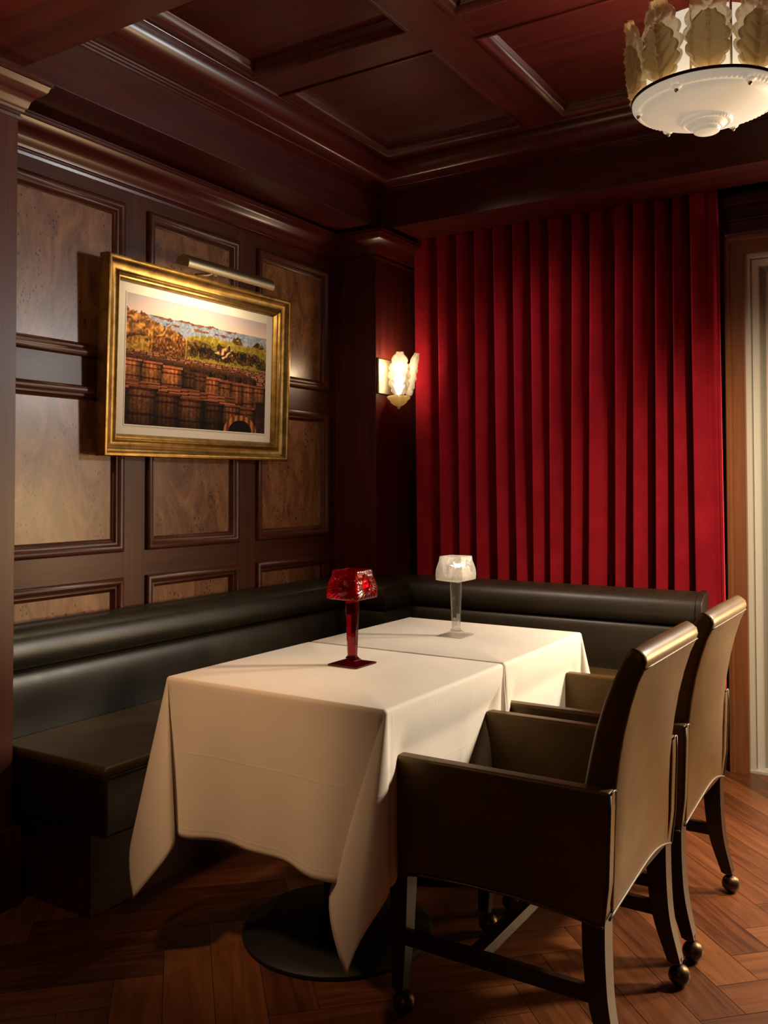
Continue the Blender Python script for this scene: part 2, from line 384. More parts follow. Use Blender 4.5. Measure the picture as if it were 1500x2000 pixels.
def wall_back():
    w = struct(MB().box(-2.9, -.885, YB, YB + .1, 0, 3.0).build('wall_back', WX))
    MB().box(-.885, .02, YB, YB + .1, 2.45, 3.0).build('header', WX, w)
    for z, d, h in ((2.565, .05, .045), (2.50, .02, .012)): MB().box(-.90, .10, YB - d, YB, z, z + h, .006).build('header_moulding', WX, w)
    MB().box(-2.45, 2.6, 4.165, YB, ZS + .05, 2.75).build('curtain_pocket', BLACK, w)
    # doorway with cherry casing, white frame and pale leaf
    d = bpy.data.objects.new('door_1', None); COL.objects.link(d); struct(d)
    x0, x1, zt = -.855, -.01, 2.40
    path = [(x0, 0), (x0, zt), (x1, zt), (x1, 0)]; fn = lambda a, b, h: (a, YB - h, b)
    MB().sweep(path, [(.030, 0), (.030, .032), (.026, .036), (.012, .036), (.006, .030), (.002, .024)], fn).build('casing_bead', CASE, d)
    MB().sweep(path, [(.002, .0), (.002, .020), (-.052, .020), (-.052, -.06)], fn).build('casing_board', CASE, d)
    MB().sweep([(x0 + .052, 0), (x0 + .052, zt - .052), (x1 - .052, zt - .052), (x1 - .052, 0)],
               [(0, -.012), (-.020, -.012), (-.020, -.045), (-.026, -.045), (-.026, -.035), (-.052, -.035), (-.052, -.12)], fn).build('white_frame', WHITEP, d, 20)
    MB().sweep([(x0 + .104, 0), (x0 + .104, zt - .104), (x1 - .104, zt - .104), (x1 - .104, 0)],
               [(0, -.075), (-.012, -.075), (-.012, -.085), (-.020, -.085), (-.020, -.11)], fn).build('door_seal', SEALG, d, 20)
    MB().box(x0 + .115, x1 - .115, YB + .105, YB + .15, .02, zt - .11).build('door_leaf', LEAFP, d)
    MB().box(x0 + .03, x1 - .03, YB + .005, YB + .30, -.02, .012, .004).build('threshold', TILE, d)
    struct(MB().box(.02, .10, YB - .02, YB + .1, 0, 3.0).build('wall_back_return', WZ)) 
wall_back()
bpy.data.objects['wall_back_return'].name = 'trim_8'
struct(MB().box(2.65, 2.8, -2.6, 7.1, 0, 3.1).build('wall_right', WZ))
struct(MB().box(-2.9, 2.8, -2.75, -2.6, 0, 3.1).build('wall_front', WX))

# ------------------------------------------------------------------ curtain
def curtain():
    bot = [-2.435, -2.292, -2.18, -2.082, -1.964, -1.86, -1.771, -1.685, -1.58, -1.492, -1.36, -1.277, -1.172, -1.089, -.995, -.883]
    top = [-2.448, -2.306, -2.192, -2.09, -1.984, -1.875, -1.778, -1.681, -1.56, -1.47, -1.349, -1.261, -1.16, -1.078, -1.004, -.894]
    prof = catmull([(-.02, .075), (-.015, .030), (.02, .007), (.07, 0), (.20, .007), (.36, .020), (.49, .038), (.545, .065), (.57, .120), (.60, .185), (.72, .200), (.88, .195), (.95, .140)], 4)
    NZ = 26; rows = []
    rnd = random.Random(3); amp = [rnd.uniform(.85, 1.15) for _ in bot]; sh = [rnd.uniform(-.012, .012) for _ in bot]
    for k in range(NZ + 1):
        f = k / NZ; z = .30 + (2.72 - .30) * f; t = min(1, max(0, (z - .8) / 1.8)); row = []
        for i in range(15):
            e0 = bot[i] * (1 - t) + top[i] * t; e1 = bot[i + 1] * (1 - t) + top[i + 1] * t
            wob = sh[i] * math.sin(f * 5 + i)
            for u, d in prof[:-1]:
                if i == 14: u *= 1.0; d = min(d, .03 + d * .2) if u > .5 else d
                pinch = 1 - .35 * sstep(2.45, 2.62, z)
                row.append((e0 + (e1 - e0) * u + wob * math.sin(PI * max(0, min(1, u))), 4.175 + d * amp[i] * pinch * .90, z))
        row.append((row[-1][0] + .004, row[-1][1] + .05, z)); rows.append(row)
    o = MB().grid(rows).build('curtain', VELVET, None, 180)
    tag(o, 'floor-length deep red velvet curtain in stiff vertical folds behind the corner bench', 'curtain')
    md = o.modifiers.new('thickness', 'SOLIDIFY'); md.thickness = .003; md.offset = 1
curtain()

# ------------------------------------------------------------------ banquettes
def bench_profile():
    lower = [(.022, .40), (.128, .40)] + catmull([(.130, .47), (.140, .56), (.139, .63), (.126, .672), (.106, .684)], 5)
    roll = catmull([(.106, .684), (.126, .692), (.142, .718), (.142, .752), (.126, .790), (.092, .814), (.05, .822), (.022, .818), (.020, .70)], 5)
    return lower, roll
def banquettes():
    lower, roll = bench_profile(); fn = lambda a, b, h: (a, b, h)
    def backs(root, path, rollpath=None, endcap=True):
        MB().sweep(path, [(-o, z) for o, z in lower], fn).build('backrest', LEATH, root, 60)
        MB().sweep(rollpath or path, [(-o, z) for o, z in roll], fn).build('top_roll', LEATH, root, 60)
    t = thing('banquette', 'dark leather wall bench under the framed picture, its near end open to the floor', 'bench', (0, 0, 0))
    backs(t, [(XW, 1.81), (XW, YC), (XC, YC), (XC, 3.985)])
    MB().prism([(-2.63, 1.817), (-2.11, 1.817), (-2.11, 3.74), (-2.63, 3.74)], .424, .471, .018, 4).build('seat_cushion', LSEAT, t, 60)
    MB().prism([(-2.70, 1.820), (-2.113, 1.820), (-2.113, 3.745), (-2.70, 3.745)], .265, .444, .010, 3).build('seat_front', LEATH, t, 60)
    pp = MB(); pp.tube([(-2.62, 1.818, .448), (-2.125, 1.818, .448), (-2.111, 1.832, .448), (-2.111, 3.70, .448)], .0035, 8); pp.build('piping', LEATH, t)
    MB().prism([(-2.70, 1.851), (-2.216, 1.851), (-2.216, 3.72), (-2.70, 3.72)], 0, .265, .003, 1).build('plinth', WY, t)
    b = thing('banquette', 'dark leather bench with rounded top roll in front of the red curtain', 'bench', (0, 0, 0))
    yb = 4.14
    backs(b, [(XC + .005, yb), (-.955, yb)])
    # rounded upholstered end at the right, then the slim end board
    for d0, x0, x1, nm in ((0, -.953, -.922, 'end_panel'),):
        pts = [(o * 1.03 + (.006 if 0 < o else 0), z + (.006 if z > .7 else 0)) for o, z in (lower + roll[1:])]
        MB().prism([(yb - o, z) for o, z in pts], x0, x1, .006, 2, fn=lambda a, c, x: (x, a, c)).build(nm, LEATH, b, 50)
    MB().prism([(-2.10, 3.62), (-.93, 3.62), (-.93, 4.02), (-2.37, 4.02), (-2.37, 3.76), (-2.10, 3.76)], .424, .470, .02, 4).build('seat_cushion', LSEAT, b, 60)
    MB().prism([(-2.09, 3.625), (-.935, 3.625), (-.935, 4.10), (-2.09, 4.10)], .265, .444, .008, 2).build('seat_front', LEATH, b, 60)
    MB().prism([(-2.20, 3.73), (-.96, 3.73), (-.96, 4.10), (-2.20, 4.10)], 0, .265, .003, 1).build('plinth', WX, b)
banquettes()

# ------------------------------------------------------------------ tables and cloths
def table(x0, x1, y0, y1, label):
    cx, cy = (x0 + x1) / 2, (y0 + y1) / 2
    t = thing('dining_table', label, 'table', (cx, cy, 0), 'tables under white cloths')
    w, h = (x1 - x0) / 2 - .004, (y1 - y0) / 2 - .004
    MB().box(-w, w, -h, h, .722, .760, .006).build('tabletop', DARKW, t)
    MB().lathe([(.02, 0), (.268, 0), (.275, .006), (.275, .014), (.262, .024), (.16, .036), (.07, .05), (.05, .06)], (-.03, .03, 0), 64, True).build('base_plate', IRON, t, 50)
    MB().lathe([(.045, .05), (.040, .08), (.038, .66), (.045, .70), (.16, .718), (.16, .722)], (-.03, .03, 0), 32, True).build('pedestal', IRON, t, 50)
    return t
def tablecloth(x0, x1, y0, y1, o, label, ears, seed, near_lean=0, far_lean=0):
    rnd = random.Random(seed); zt = .7645; rho = .010; q = rho * PI / 2
    ns, nc, nr = 44, 30, 30
    C = [(x0, y0), (x1, y0), (x1, y1), (x0, y1)]; N = [(0, -1), (1, 0), (0, 1), (-1, 0)]
    per = []                                                      # (P, n, h(r) function, rmax)
    ph = [rnd.uniform(0, 6) for _ in range(8)]
    def side_h(s, t, L):
        # gentle folds that open towards the hem
        fade = sstep(0, .18, t) * sstep(0, .18, 1 - t)
        n = N[s]
        def h(r):
            a = (.085 * math.sin(t * L * 12 + ph[s]) + .045 * math.sin(t * L * 25 + ph[s + 4])) * fade * (.25 + r) + .03 * fade
            tx, ty = 0, 0
            if s == 1:                                              # the side the chair arms press on
                dn, df = t * L, (1 - t) * L
                press = sstep(.015, .09, dn) * (sstep(.0, .06, df) if far_lean == 0 else 1)
                a = a * .2 - .026 / max(r, .13) * sstep(.02, .15, r) * press
                ty = -far_lean * max(0, r - .04) / max(r, .05) * (1 - sstep(0, .30, df))
                ty += near_lean * max(0, r - .07) / max(r, .05) * (1 - sstep(0, .25, dn))
            if (s == 2 and far_lean) or (s == 0 and near_lean): a = -.02
            return (n[0] * a + tx, n[1] * a + ty)
        return h
    def corner_h(k, th, h0f, h1f):
        psi = th / (PI / 2) * 2 * PI; f = th / (PI / 2); ex, ey, A, B1, B2 = ears[k]; B = B1 if psi < PI else B2
        l = math.hypot(ex, ey); ex, ey = ex / l, ey / l; sx, sy = ey, -ex
        def h(r):
            a, b = h0f(r), h1f(r)
            g = A * (1 - math.cos(psi)) / 2; s_ = B * math.sin(psi)
            return (a[0] * (1 - f) + b[0] * f + g * ex + s_ * sx, a[1] * (1 - f) + b[1] * f + g * ey + s_ * sy)
        return h
    for s in range(4):
        P, Q = C[s], C[(s + 1) % 4]; L = math.hypot(Q[0] - P[0], Q[1] - P[1])
        for i in range(ns + 1):
            t = i / ns; per.append(((P[0] + (Q[0] - P[0]) * t, P[1] + (Q[1] - P[1]) * t), N[s], side_h(s, t, L), o))
        k = (s + 1) % 4; n0, n1 = N[s], N[k]
        h0f, h1f = side_h(s, 1, L), side_h(k, 0, 1)
        for i in range(1, nc):
            th = i / nc * PI / 2
            n = (n0[0] * math.cos(th) + n1[0] * math.sin(th), n0[1] * math.cos(th) + n1[1] * math.sin(th))
            per.append((C[k], n, corner_h(k, th, h0f, h1f), o / max(math.cos(th), math.sin(th))))
    rows = []
    for kx in range(nr + 5):
        row = []
        for P, n, h, rm in per:
            if kx <= 4: r = q * kx / 4
            else: r = q + (rm - q) * ((kx - 4) / nr)
            if r <= q + 1e-9:
                a = r / rho; row.append((P[0] + n[0] * rho * math.sin(a), P[1] + n[1] * rho * math.sin(a), zt - rho * (1 - math.cos(a))))
            else:
                hx, hy = h(r); d = r - q; l = math.sqrt(hx * hx + hy * hy + 1)
                row.append((P[0] + n[0] * rho + hx / l * d, P[1] + n[1] * rho + hy / l * d, max(.012, zt - rho - d / l)))
        rows.append(row)
    mb = MB().grid(rows, close_u=True)
    # the flat top: fan strips from the rim inwards
    m = len(per); cxm, cym = (x0 + x1) / 2, (y0 + y1) / 2
    inner = [(cxm + (p[0] - cxm) * .5, cym + (p[1] - cym) * .5, zt + .0002) for p in rows[0]]
    mb2o = len(mb.v); mb.add(inner, []); mb.add([(cxm, cym, zt + .0002)], [])
    for j in range(m):
        j2 = (j + 1) % m; mb.f.append((j, j2, mb2o + j2, mb2o + j)); mb.f.append((mb2o + j, mb2o + j2, mb2o + m))
    ob = mb.build('tablecloth', LINEN, None, 180)
    bm = bmesh.new(); bm.from_mesh(ob.data); bmesh.ops.remove_doubles(bm, verts=bm.verts[:], dist=1e-5); bmesh.ops.dissolve_degenerate(bm, edges=bm.edges[:], dist=1e-6)
    bmesh.ops.recalc_face_normals(bm, faces=bm.faces[:]); bm.to_mesh(ob.data); bm.free()
    md = ob.modifiers.new('thickness', 'SOLIDIFY'); md.thickness = .0012; md.offset = 1
    tag(ob, label, 'tablecloth', 'white cloths on the two tables')
T1, T2 = (-1.867, -1.160, 1.836, 2.478), (-1.867, -1.160, 2.502, 3.148)
table(*T1, 'pedestal table with black round base under the near white cloth, beneath the red lamp')
table(*T2, 'pedestal table under the far white cloth, beneath the clear lamp')
tablecloth(*T1, .425, 'white tablecloth nearest the camera, long pointed corners hanging, red lamp on it', {0: (-.3, -1, .17, .24, .22), 1: (-.35, -1, .20, .33, .05), 2: (-.1, -1, .10, .05, .05), 3: (-1, -.05, .25, .08, .08)}, 4, far_lean=.9)
tablecloth(*T2, .425, 'white tablecloth on the far table by the curtain bench, clear glass lamp on it', {0: (-1, .05, .25, .08, .08), 1: (0, 1, .08, .05, .05), 2: (.3, 1, .25, .14, .14), 3: (-.7, .7, .28, .2, .2)}, 9, near_lean=.05)

# ------------------------------------------------------------------ armchairs
def ring_rect(x0, x1, y0, y1, z, r=.012, n=4, zf=None):
    out = []
    for cx, cy, a0 in ((x1 - r, y1 - r, 0), (x0 + r, y1 - r, PI / 2), (x0 + r, y0 + r, PI), (x1 - r, y0 + r, 3 * PI / 2)):
        for k in range(n + 1):
            a = a0 + k / n * PI / 2; x, y = cx + r * math.cos(a), cy + r * math.sin(a); out.append((x, y, z + (zf(x, y) if zf else 0)))
    return out
def subdiv_ring(ring, n):
    out = []
    for i in range(len(ring)):
        a, b = Vector(ring[i]), Vector(ring[(i + 1) % len(ring)])
        k = n if (b - a).length > .05 else 1
        for j in range(k): out.append(tuple(a.lerp(b, j / k)))
    return out
def armchair(loc, label):
    """faces -x; local origin under the middle of the chair, measured from the photograph"""
    t = thing('armchair', label, 'chair', loc, 'leather armchairs at the tables')
    X = lambda x: x + .92
    hem = lambda y: .028 * (1 - abs(y / .25) ** 2.2) * (1 + .35 * math.sin(y * 9))
    # back: slim, reclined, rolled at the top
    zs = [.362, .40, .46, .52, .60, .64, .70, .76, .82, .87, .90, .918, .932, .941, .946]
    xr = [-.646, -.645, -.644, -.644, -.640, -.636, -.628, -.617, -.601, -.584, -.570, -.565, -.568, -.578, -.590]
    xf = [-.716, -.716, -.714, -.714, -.711, -.706, -.694, -.680, -.661, -.641, -.627, -.619, -.611, -.604, -.598]
    rings = []
    for z, a, b in zip(zs, xf, xr):
        w = .229 if z < .635 else .236; w -= .006 * sstep(.925, .946, z)
        belly = .020 * sstep(.36, .55, z) * (1 - sstep(.75, .9, z))
        rr = min(.013, (b - a) * .49)
        ring = [(X(x), y, z) for x, y, _ in ring_rect(a, b, -w, w, z, rr)]
        ring = subdiv_ring(ring, 8)
        ring = [(x + (belly * (1 - (y / .236) ** 2) if x > X((a + b) / 2) else 0), y, zz + hem(y) * (1 - sstep(.36, .47, zz))) for x, y, zz in ring]
        rings.append(ring)
    back = MB().loops(rings).build('backrest', CHL, t, 60)
    MB().tube([(X(-.5695), -.232 + .464 * k / 8, .903) for k in range(9)], .0022, 6).build('piping', PIPE, back)
    p = MB(); p.tube([(X(-.6455), -.247 + .494 * k / 20, .361 + hem(-.247 + .494 * k / 20) * .98) for k in range(21)], .0030, 8); p.build('piping', PIPE, back)
    # arms: thin upholstered slabs
    for s in (-1, 1):
        y0, y1 = (s * .272, s * .230) if s > 0 else (s * .272, s * .230)
        lo, hi = min(y0, y1), max(y0, y1)
        prof = [(-1.192, .345), (-1.10, .362), (-.98, .368), (-.86, .369), (-.74, .362), (-.652, .352), (-.640, .44), (-.634, .60), (-.634, .640), (-1.174, .638), (-1.184, .50)]
        a = MB().prism([(X(x), z) for x, z in prof], lo, hi, .009, 3, fn=lambda x, z, y: (x, y, z)).build('armrest', CHL, t, 60)
        p = MB(); yo = s * .2715
        p.tube([(X(-.634), yo, .636), (X(-.634), yo, .60), (X(-.640), yo, .44), (X(-.650), yo, .356)], .0026, 8)
        p.build('piping', PIPED, a)
        MB().tube([(X(-.634), s * .233, .636), (X(-.632), s * .252, .641), (X(-.634), yo, .636)], .0026, 8).build('piping', PIPED, a)
        MB().tube([(X(x), yo, z) for x, z in prof[:6]], .003, 6).build('piping', CHL, a)
    MB().box(X(-1.175), X(-.70), -.231, .231, .375, .468, .024, 4).build('seat', CHL, t, 60)
    # legs with casters
    def leg(pts, name='leg'):
        rings = []
        for x, y, z, w in pts: rings.append([(X(x) - w, y - w, z), (X(x) + w, y - w, z), (X(x) + w, y + w, z), (X(x) - w, y + w, z)])
        l = MB().loops(rings).build(name, DARKW, t, 30)
        x, y, z, w = pts[-1]; c = MB()
        c.lathe([(.0165, z - .004), (.0175, z + .004), (.0165, z + .010)], (X(x), y, 0), 20, True)
        c.tube([(X(x), y, z), (X(x) + .006, y, .048), (X(x) + .009, y, .042)], .006, 8)
        c.sphere((X(x) + .010, y, .0265), .0265, 24, 14)
        c.build('caster', CASTER, l)
        hd = MB(); hc = Vector((X(x) + .010, y, .0265)); ax = Vector((-.45, 0, 1)).normalized(); e1 = Vector((0, 1, 0)); e2 = ax.cross(e1)
        hd.grid([[tuple(hc + (ax * math.cos(a) + (e1 * math.cos(b) + e2 * math.sin(b)) * math.sin(a)) * rr) for b in [q * PI / 10 for q in range(20)]] for rr, a in [(.0288, k * PI / 2 / 8 + .02) for k in range(9)] + [(.0272, PI / 2 + .02), (.0272, PI / 2 - .2)]], close_u=True)
        hd.build('caster_hood', CASTER, l)
    for s in (-1, 1):
        leg(catmull([(-.676, s * .240, .385, .026), (-.674, s * .241, .27, .025), (-.664, s * .243, .17, .022), (-.636, s * .247, .062, .0165)], 6))
        leg([(-1.165, s * .240, .385, .025), (-1.170, s * .240, .20, .021), (-1.178, s * .238, .062, .0155)])
    for s in (-1, 1): MB().box(X(-1.16), X(-.675), s * .240 - .010, s * .240 + .010, .172, .208, .002).build('stretcher', DARKW, t)
    MB().box(X(-.990), X(-.955), -.232, .232, .176, .206, .002).build('cross_stretcher', DARKW, t)
    return t
armchair((-.92, 2.175, 0), 'brown leather armchair nearest the camera, pulled up to the near tablecloth')
armchair((-.92, 2.812, 0), 'brown leather armchair behind the nearest one, beside the doorway and far tablecloth')

# ------------------------------------------------------------------ table lamps
def face_relief(u, v):
    """height of the moulded mask on a lamp shade; u across -1..1, v up 0..1"""
    y = (v - .5) * 2; h = 0
    e = (u / .46) ** 2 + (y / .78) ** 2
    if e < 1: h += .0090 * (1 - e) ** .62
    h += .0085 * math.exp(-((u / .065) ** 2)) * sstep(-.30, -.12, y) * (1 - sstep(.25, .40, y)) * (1.2 - y * 1.2)
    for s in (-1, 1):
        h -= .0048 * math.exp(-(((u - s * .19) / .10) ** 2 + ((y - .22) / .09) ** 2))
        h += .0030 * math.exp(-(((u - s * .19) / .085) ** 2 + ((y - .20) / .04) ** 2))
        h += .0030 * math.exp(-(((u - s * .20) / .14) ** 2 + ((y - .36 + abs(u - s * .2) * .3) / .035) ** 2))
    h += .0045 * math.exp(-((u / .13) ** 2 + ((y + .42) / .035) ** 2)) + .0045 * math.exp(-((u / .11) ** 2 + ((y + .52) / .04) ** 2))
    if e > .85:
        a = math.atan2(y, u); h += (.0022 if e > 1.05 else .0030) * (.5 + .5 * math.sin(a * 26 + 5 * math.hypot(u, y))) * sstep(.85, 1.2, e) * (1 - sstep(.86, .98, max(abs(u), abs(y))))
    return h
def table_lamp(loc, label, shade_m, stem_m, ws):
    t = thing('table_lamp', label, 'lamp', loc, 'crystal lamps on the tables')
    hb = ws[0] / 2
    def sq(w, z, c=.0): return [(-w, -w, z), (w, -w, z), (w, w, z), (-w, w, z)]
    MB().loops([sq(hb - .002, 0), sq(hb, .002), sq(hb, .006), sq(.020, .013), sq(.018, .017)]).build('base', stem_m, t, 20)
    def octo(w, z): 
        k = w * .42; return [(-w, -k, z), (-k, -w, z), (k, -w, z), (w, -k, z), (w, k, z), (k, w, z), (-k, w, z), (-w, k, z)]
    MB().loops([octo(.019, .017), octo(.0195, .021), octo(.016, .024), octo(.0138, .028), octo(.0198, .178), octo(.019, .186), octo(.013, .194)]).build('stem', stem_m, t, 20)
    # shade: four moulded faces, open at the top
    z0, z1 = .199, .281; w0, w1 = ws[1] / 2, ws[2] / 2; n, m = 40, 40; mb = MB()
    rows = []
    for j in range(m + 1):
        v = j / m; w = w0 + (w1 - w0) * v + .004 * math.sin(PI * min(1, v * 1.3)); row = []
        for s in range(4):
            ca, sa = math.cos(s * PI / 2), math.sin(s * PI / 2)
            for i in range(n):
                u = -1 + 2 * i / n; d = w + face_relief(u * .98, v); x, y = u * w, -d
                row.append((x * ca - y * sa, x * sa + y * ca, z0 + (z1 - z0) * v))
        rows.append(row)
    inner = [[(x * f, y * f, z) for x, y, z in r] for r, f in ((rows[-1], .90),)]
    def sqi(w, z): 
        out = []
        for s in range(4):
            ca, sa = math.cos(s * PI / 2), math.sin(s * PI / 2)
            for i in range(n): x, y = (-1 + 2 * i / n) * w, -w; out.append((x * ca - y * sa, x * sa + y * ca, z))
        return out
    low = [sqi(.012, z0 - .010), sqi(w0 * .80, z0 - .004), sqi(w0 * .99, z0 - .0008)]
    mb.grid(low + rows + [sqi(w1 * .9, z1 - .001), sqi(w1 * .86, z1 - .02), sqi(w0 * .84, z0 + .012), sqi(.008, z0 + .008)], close_u=True)
    o = len(mb.v); mb.f.append(tuple(range(4 * n))[::-1]); mb.f.append(tuple(range(o - 4 * n, o)))
    mb.build('shade', shade_m, t, 70)
    return t
l1 = table_lamp((-1.524, 2.235, .7655), 'ruby red crystal lamp with a square mask-moulded shade, on the near tablecloth', REDG, REDS, (.104, .108, .084))
l2 = table_lamp((-1.502, 2.853, .7655), 'clear crystal lamp with a square shade and lit bulb, on the far tablecloth', CLEARG, STEMG, (.095, .104, .084))
MB().sphere((0, 0, .247), .0055, 12, 8, 1.3).build('bulb', CANDLE, l2)

# ------------------------------------------------------------------ picture and its light
def print_pixels(W, H):
    rng = np.random.RandomState(5)
    v, u = np.meshgrid((np.arange(H) + .5) / H, (np.arange(W) + .5) / W, indexing='ij')
    def noise(sx, sy, seed):
        r = np.random.RandomState(seed); g = r.rand(sy + 2, sx + 2); X = u * sx; Y = v * sy; i = X.astype(int); j = Y.astype(int); fx = X - i; fy = Y - j
        fx = fx * fx * (3 - 2 * fx); fy = fy * fy * (3 - 2 * fy)
        return (g[j, i] * (1 - fx) + g[j, i + 1] * fx) * (1 - fy) + (g[j + 1, i] * (1 - fx) + g[j + 1, i + 1] * fx) * fy
    n1 = noise(14, 9, 1); n2 = noise(40, 26, 2); n3 = noise(100, 64, 3)
    c = np.zeros((H, W, 3))
    def put(mask, col):
        c[mask] = (np.asarray(col, float) * np.ones((H, W, 3)))[mask]
    def mix(a, b, t): return np.asarray(a, float) * (1 - t[..., None]) + np.asarray(b, float) * t[..., None]
    put(v > -1, mix((186, 170, 178), (226, 200, 188), np.clip(v / .14, 0, 1)))
    sea = v > .138 + .004 * (n2 - .5)
    put(sea, mix((120, 132, 156), (168, 170, 182), np.clip(n3 * 1.3 - .2, 0, 1)))
    isl = (np.abs(v - .142 - .006 * np.sin(u * 30)) < .010 * np.clip(n2 * 2.4 - .7 + .9 * np.exp(-((u - .52) / .06) ** 2), 0, 2)) & (u > .1) & (u < .75)
    put(isl, mix((88, 58, 54), (150, 96, 70), n3))
    isl2 = (np.abs(v - .185 - .02 * (u - .4)) < .010 * np.clip(n2 * 2.6 - .9, 0, 2)) & (u > .25) & (u < .72)
    put(isl2, mix((84, 54, 50), (156, 96, 68), n3))
    rk = (u < .42) & (v > .115 + .40 * np.clip(u, 0, .6) ** 1.1 + .05 * (n2 - .5) + .03 * (n3 - .5))
    ridge = 1 - np.abs(2 * noise(26, 20, 11) - 1); dg = .5 + .5 * np.sin((u * 1.1 + v * 1.5) * 60 + 9 * n1 + 6 * n2)
    put(rk, mix((66, 34, 16), (232, 160, 78), np.clip(.75 * ridge * dg + .55 * (n3 - .4) + .25 * (v < .30), 0, 1) ** 1.2))
    lowgr = rk & (v > .33 + .1 * (n2 - .5)) & (u < .17); put(lowgr, mix((110, 74, 24), (214, 160, 66), n3))
    gr = (u > .36 + .03 * n2) & (v > .245 - .035 * np.exp(-((u - .6) / .12) ** 2) - .060 * np.exp(-((u - .76) / .04) ** 4) - .05 * np.exp(-((u - .94) / .05) ** 4) + .03 * (n2 - .5) + .014 * (n3 - .5))
    put(gr, mix((104, 88, 28), (206, 180, 72), np.clip(.55 * n2 + .6 * n3 - .12, 0, 1)))
    def blob(cx, cy, rx, ry, k=1.6): return gr & (((u - cx) / rx) ** 2 + ((v - cy) / ry) ** 2 < 1 + k * (n2 - .5) + .9 * (n3 - .5))
    bush = blob(.50, .345, .10, .070) | blob(.82, .355, .16, .060) | blob(.66, .36, .12, .055) | blob(.775, .205, .05, .035) | blob(.93, .215, .05, .032) | blob(.97, .40, .06, .04)
    put(bush, mix((26, 16, 8), (124, 88, 36), np.clip(1.5 * n3 * n2 - .05 + .2 * (v < .31), 0, 1)))
    st = blob(.655, .325, .060, .062) | blob(.76, .19, .02, .02)
    put(st, mix((50, 28, 16), (236, 184, 128), np.clip(1.8 * noise(60, 24, 12) * dg + .3 * (n3 - .6), 0, 1)))
    fence = (u > .14) & (u < .41) & (np.mod(u * 48 + .6 * n1, 1) < .48) & (v > .30 - .12 * (u - .14) + .018 * np.sin(np.floor(u * 48) * 7)) & (v < .435)
    put(fence, mix((62, 30, 14), (170, 98, 46), n3))
    base = v > .425 + .02 * u
    put(base, mix((26, 10, 6), (60, 26, 14), n2))
    k = 0                                                          # far rows of barrel heads
    for r in range(15):
        vv = .43 + .012 * r + .00035 * r * r; w = .040 + .0030 * r
        off = rng.rand() * w
        for i in range(int(1 / w) + 2):
            uu = off + i * w - w * .5; vr = vv + .02 * uu
            if uu < .45 and r > 6: continue
            m = (np.abs(u - uu) < w * .42) & (np.abs(v - vr) < .0042 + .0003 * r)
            t = .6 + .4 * rng.rand(); put(m, np.array((196, 128, 88)) * t)
            m2 = (np.abs(u - uu) < w * .40) & (v > vr + .005) & (v < vr + .013)
            put(m2, np.array((58, 24, 14)) * t)
    def barrel(uu, v0, hw, h, lit, hoops=4, shadow=.0):
        bx = (u - uu) / (hw * (1 + .14 * np.sin(np.clip((v - v0) / h, 0, 1) * PI)))
        m = (np.abs(bx) < 1) & (v > v0) & (v < v0 + h)
        sh = np.clip(1.05 - .75 * np.clip(bx, -1, 1) ** 2 - .25 * bx, .1, 1.2) * lit
        stave = .90 + .12 * np.sin(u * 230 + uu * 50) + .25 * (noise(90, 6, 21) - .5)
        t = np.clip((v - v0) / h, 0, 1); hoop = (np.abs(t - .06) < .05) | (np.abs(t - .27) < .035) | (np.abs(t - .74) < .035)
        colr = np.where(hoop[..., None], np.array((128, 46, 30.)), np.array((206, 126, 70.))) * (sh * stave * (1 - shadow * t))[..., None] * (.75 + .5 * n3)[..., None]
        put(m, colr)
        e = (np.abs(u - uu) < hw * .97) & (np.abs(v - v0) < .008)
        put(e, np.array((212, 120, 76)) * lit * (.7 + .3 * n3)[..., None])
    for r in range(3):
        for i in range(8): barrel(-.02 + i * .115 + r * .04, .455 + .018 * r + .012 * i * .4, .05, .05, .55 - .1 * r)
    for uu, v0, hw, h, l in ((.03, .50, .075, .17, 1.0), (.17, .505, .062, .17, .95), (.30, .52, .068, .19, 1.05), (.43, .54, .05, .17, .42), (.50, .55, .05, .18, .5), (.585, .565, .052, .2, .9), (.68, .575, .05, .22, .72), (.775, .58, .05, .24, .72), (.86, .585, .045, .22, .8), (.95, .585, .05, .20, .75)):
        barrel(uu, v0, hw, h, l, 4, .35)
    for r in range(5):                                             # heads between the two near rows
        for i in range(7):
            uu = .02 + i * .135 + .05 * (r % 2); vv = .655 + .014 * r + .075 * uu
            if uu > .72: continue
            put((np.abs(u - uu) < .062) & (np.abs(v - vv) < .0062), np.array((178, 100, 62)) * (.6 + .4 * rng.rand()))
            put((np.abs(u - uu) < .058) & (v > vv + .006) & (v < vv + .012), (50, 20, 12))
    for uu, v0, hw, h, l in ((.115, .70, .09, .29, .66), (.275, .735, .078, .26, .52), (.435, .755, .085, .25, .58), (.60, .775, .066, .23, .40), (.735, .775, .066, .23, .70), (.855, .785, .062, .21, .66)):
        barrel(uu, v0, hw, h, l, 4, .55)
    put((u > .92) & (v > .72), mix((30, 14, 10), (86, 50, 34), np.clip((v - .72) * 4 * n2, 0, 1)))
    q = ((u - .80) / .13) ** 2 + ((v - 1.0) / .145) ** 2
    put((q < 1) & (q > .50), mix((90, 46, 24), (196, 122, 70), np.clip(.5 + .5 * np.sin(u * 150), 0, 1)))
    put(q <= .50, (18, 8, 5))
    return np.clip(c, 0, 255) / 255
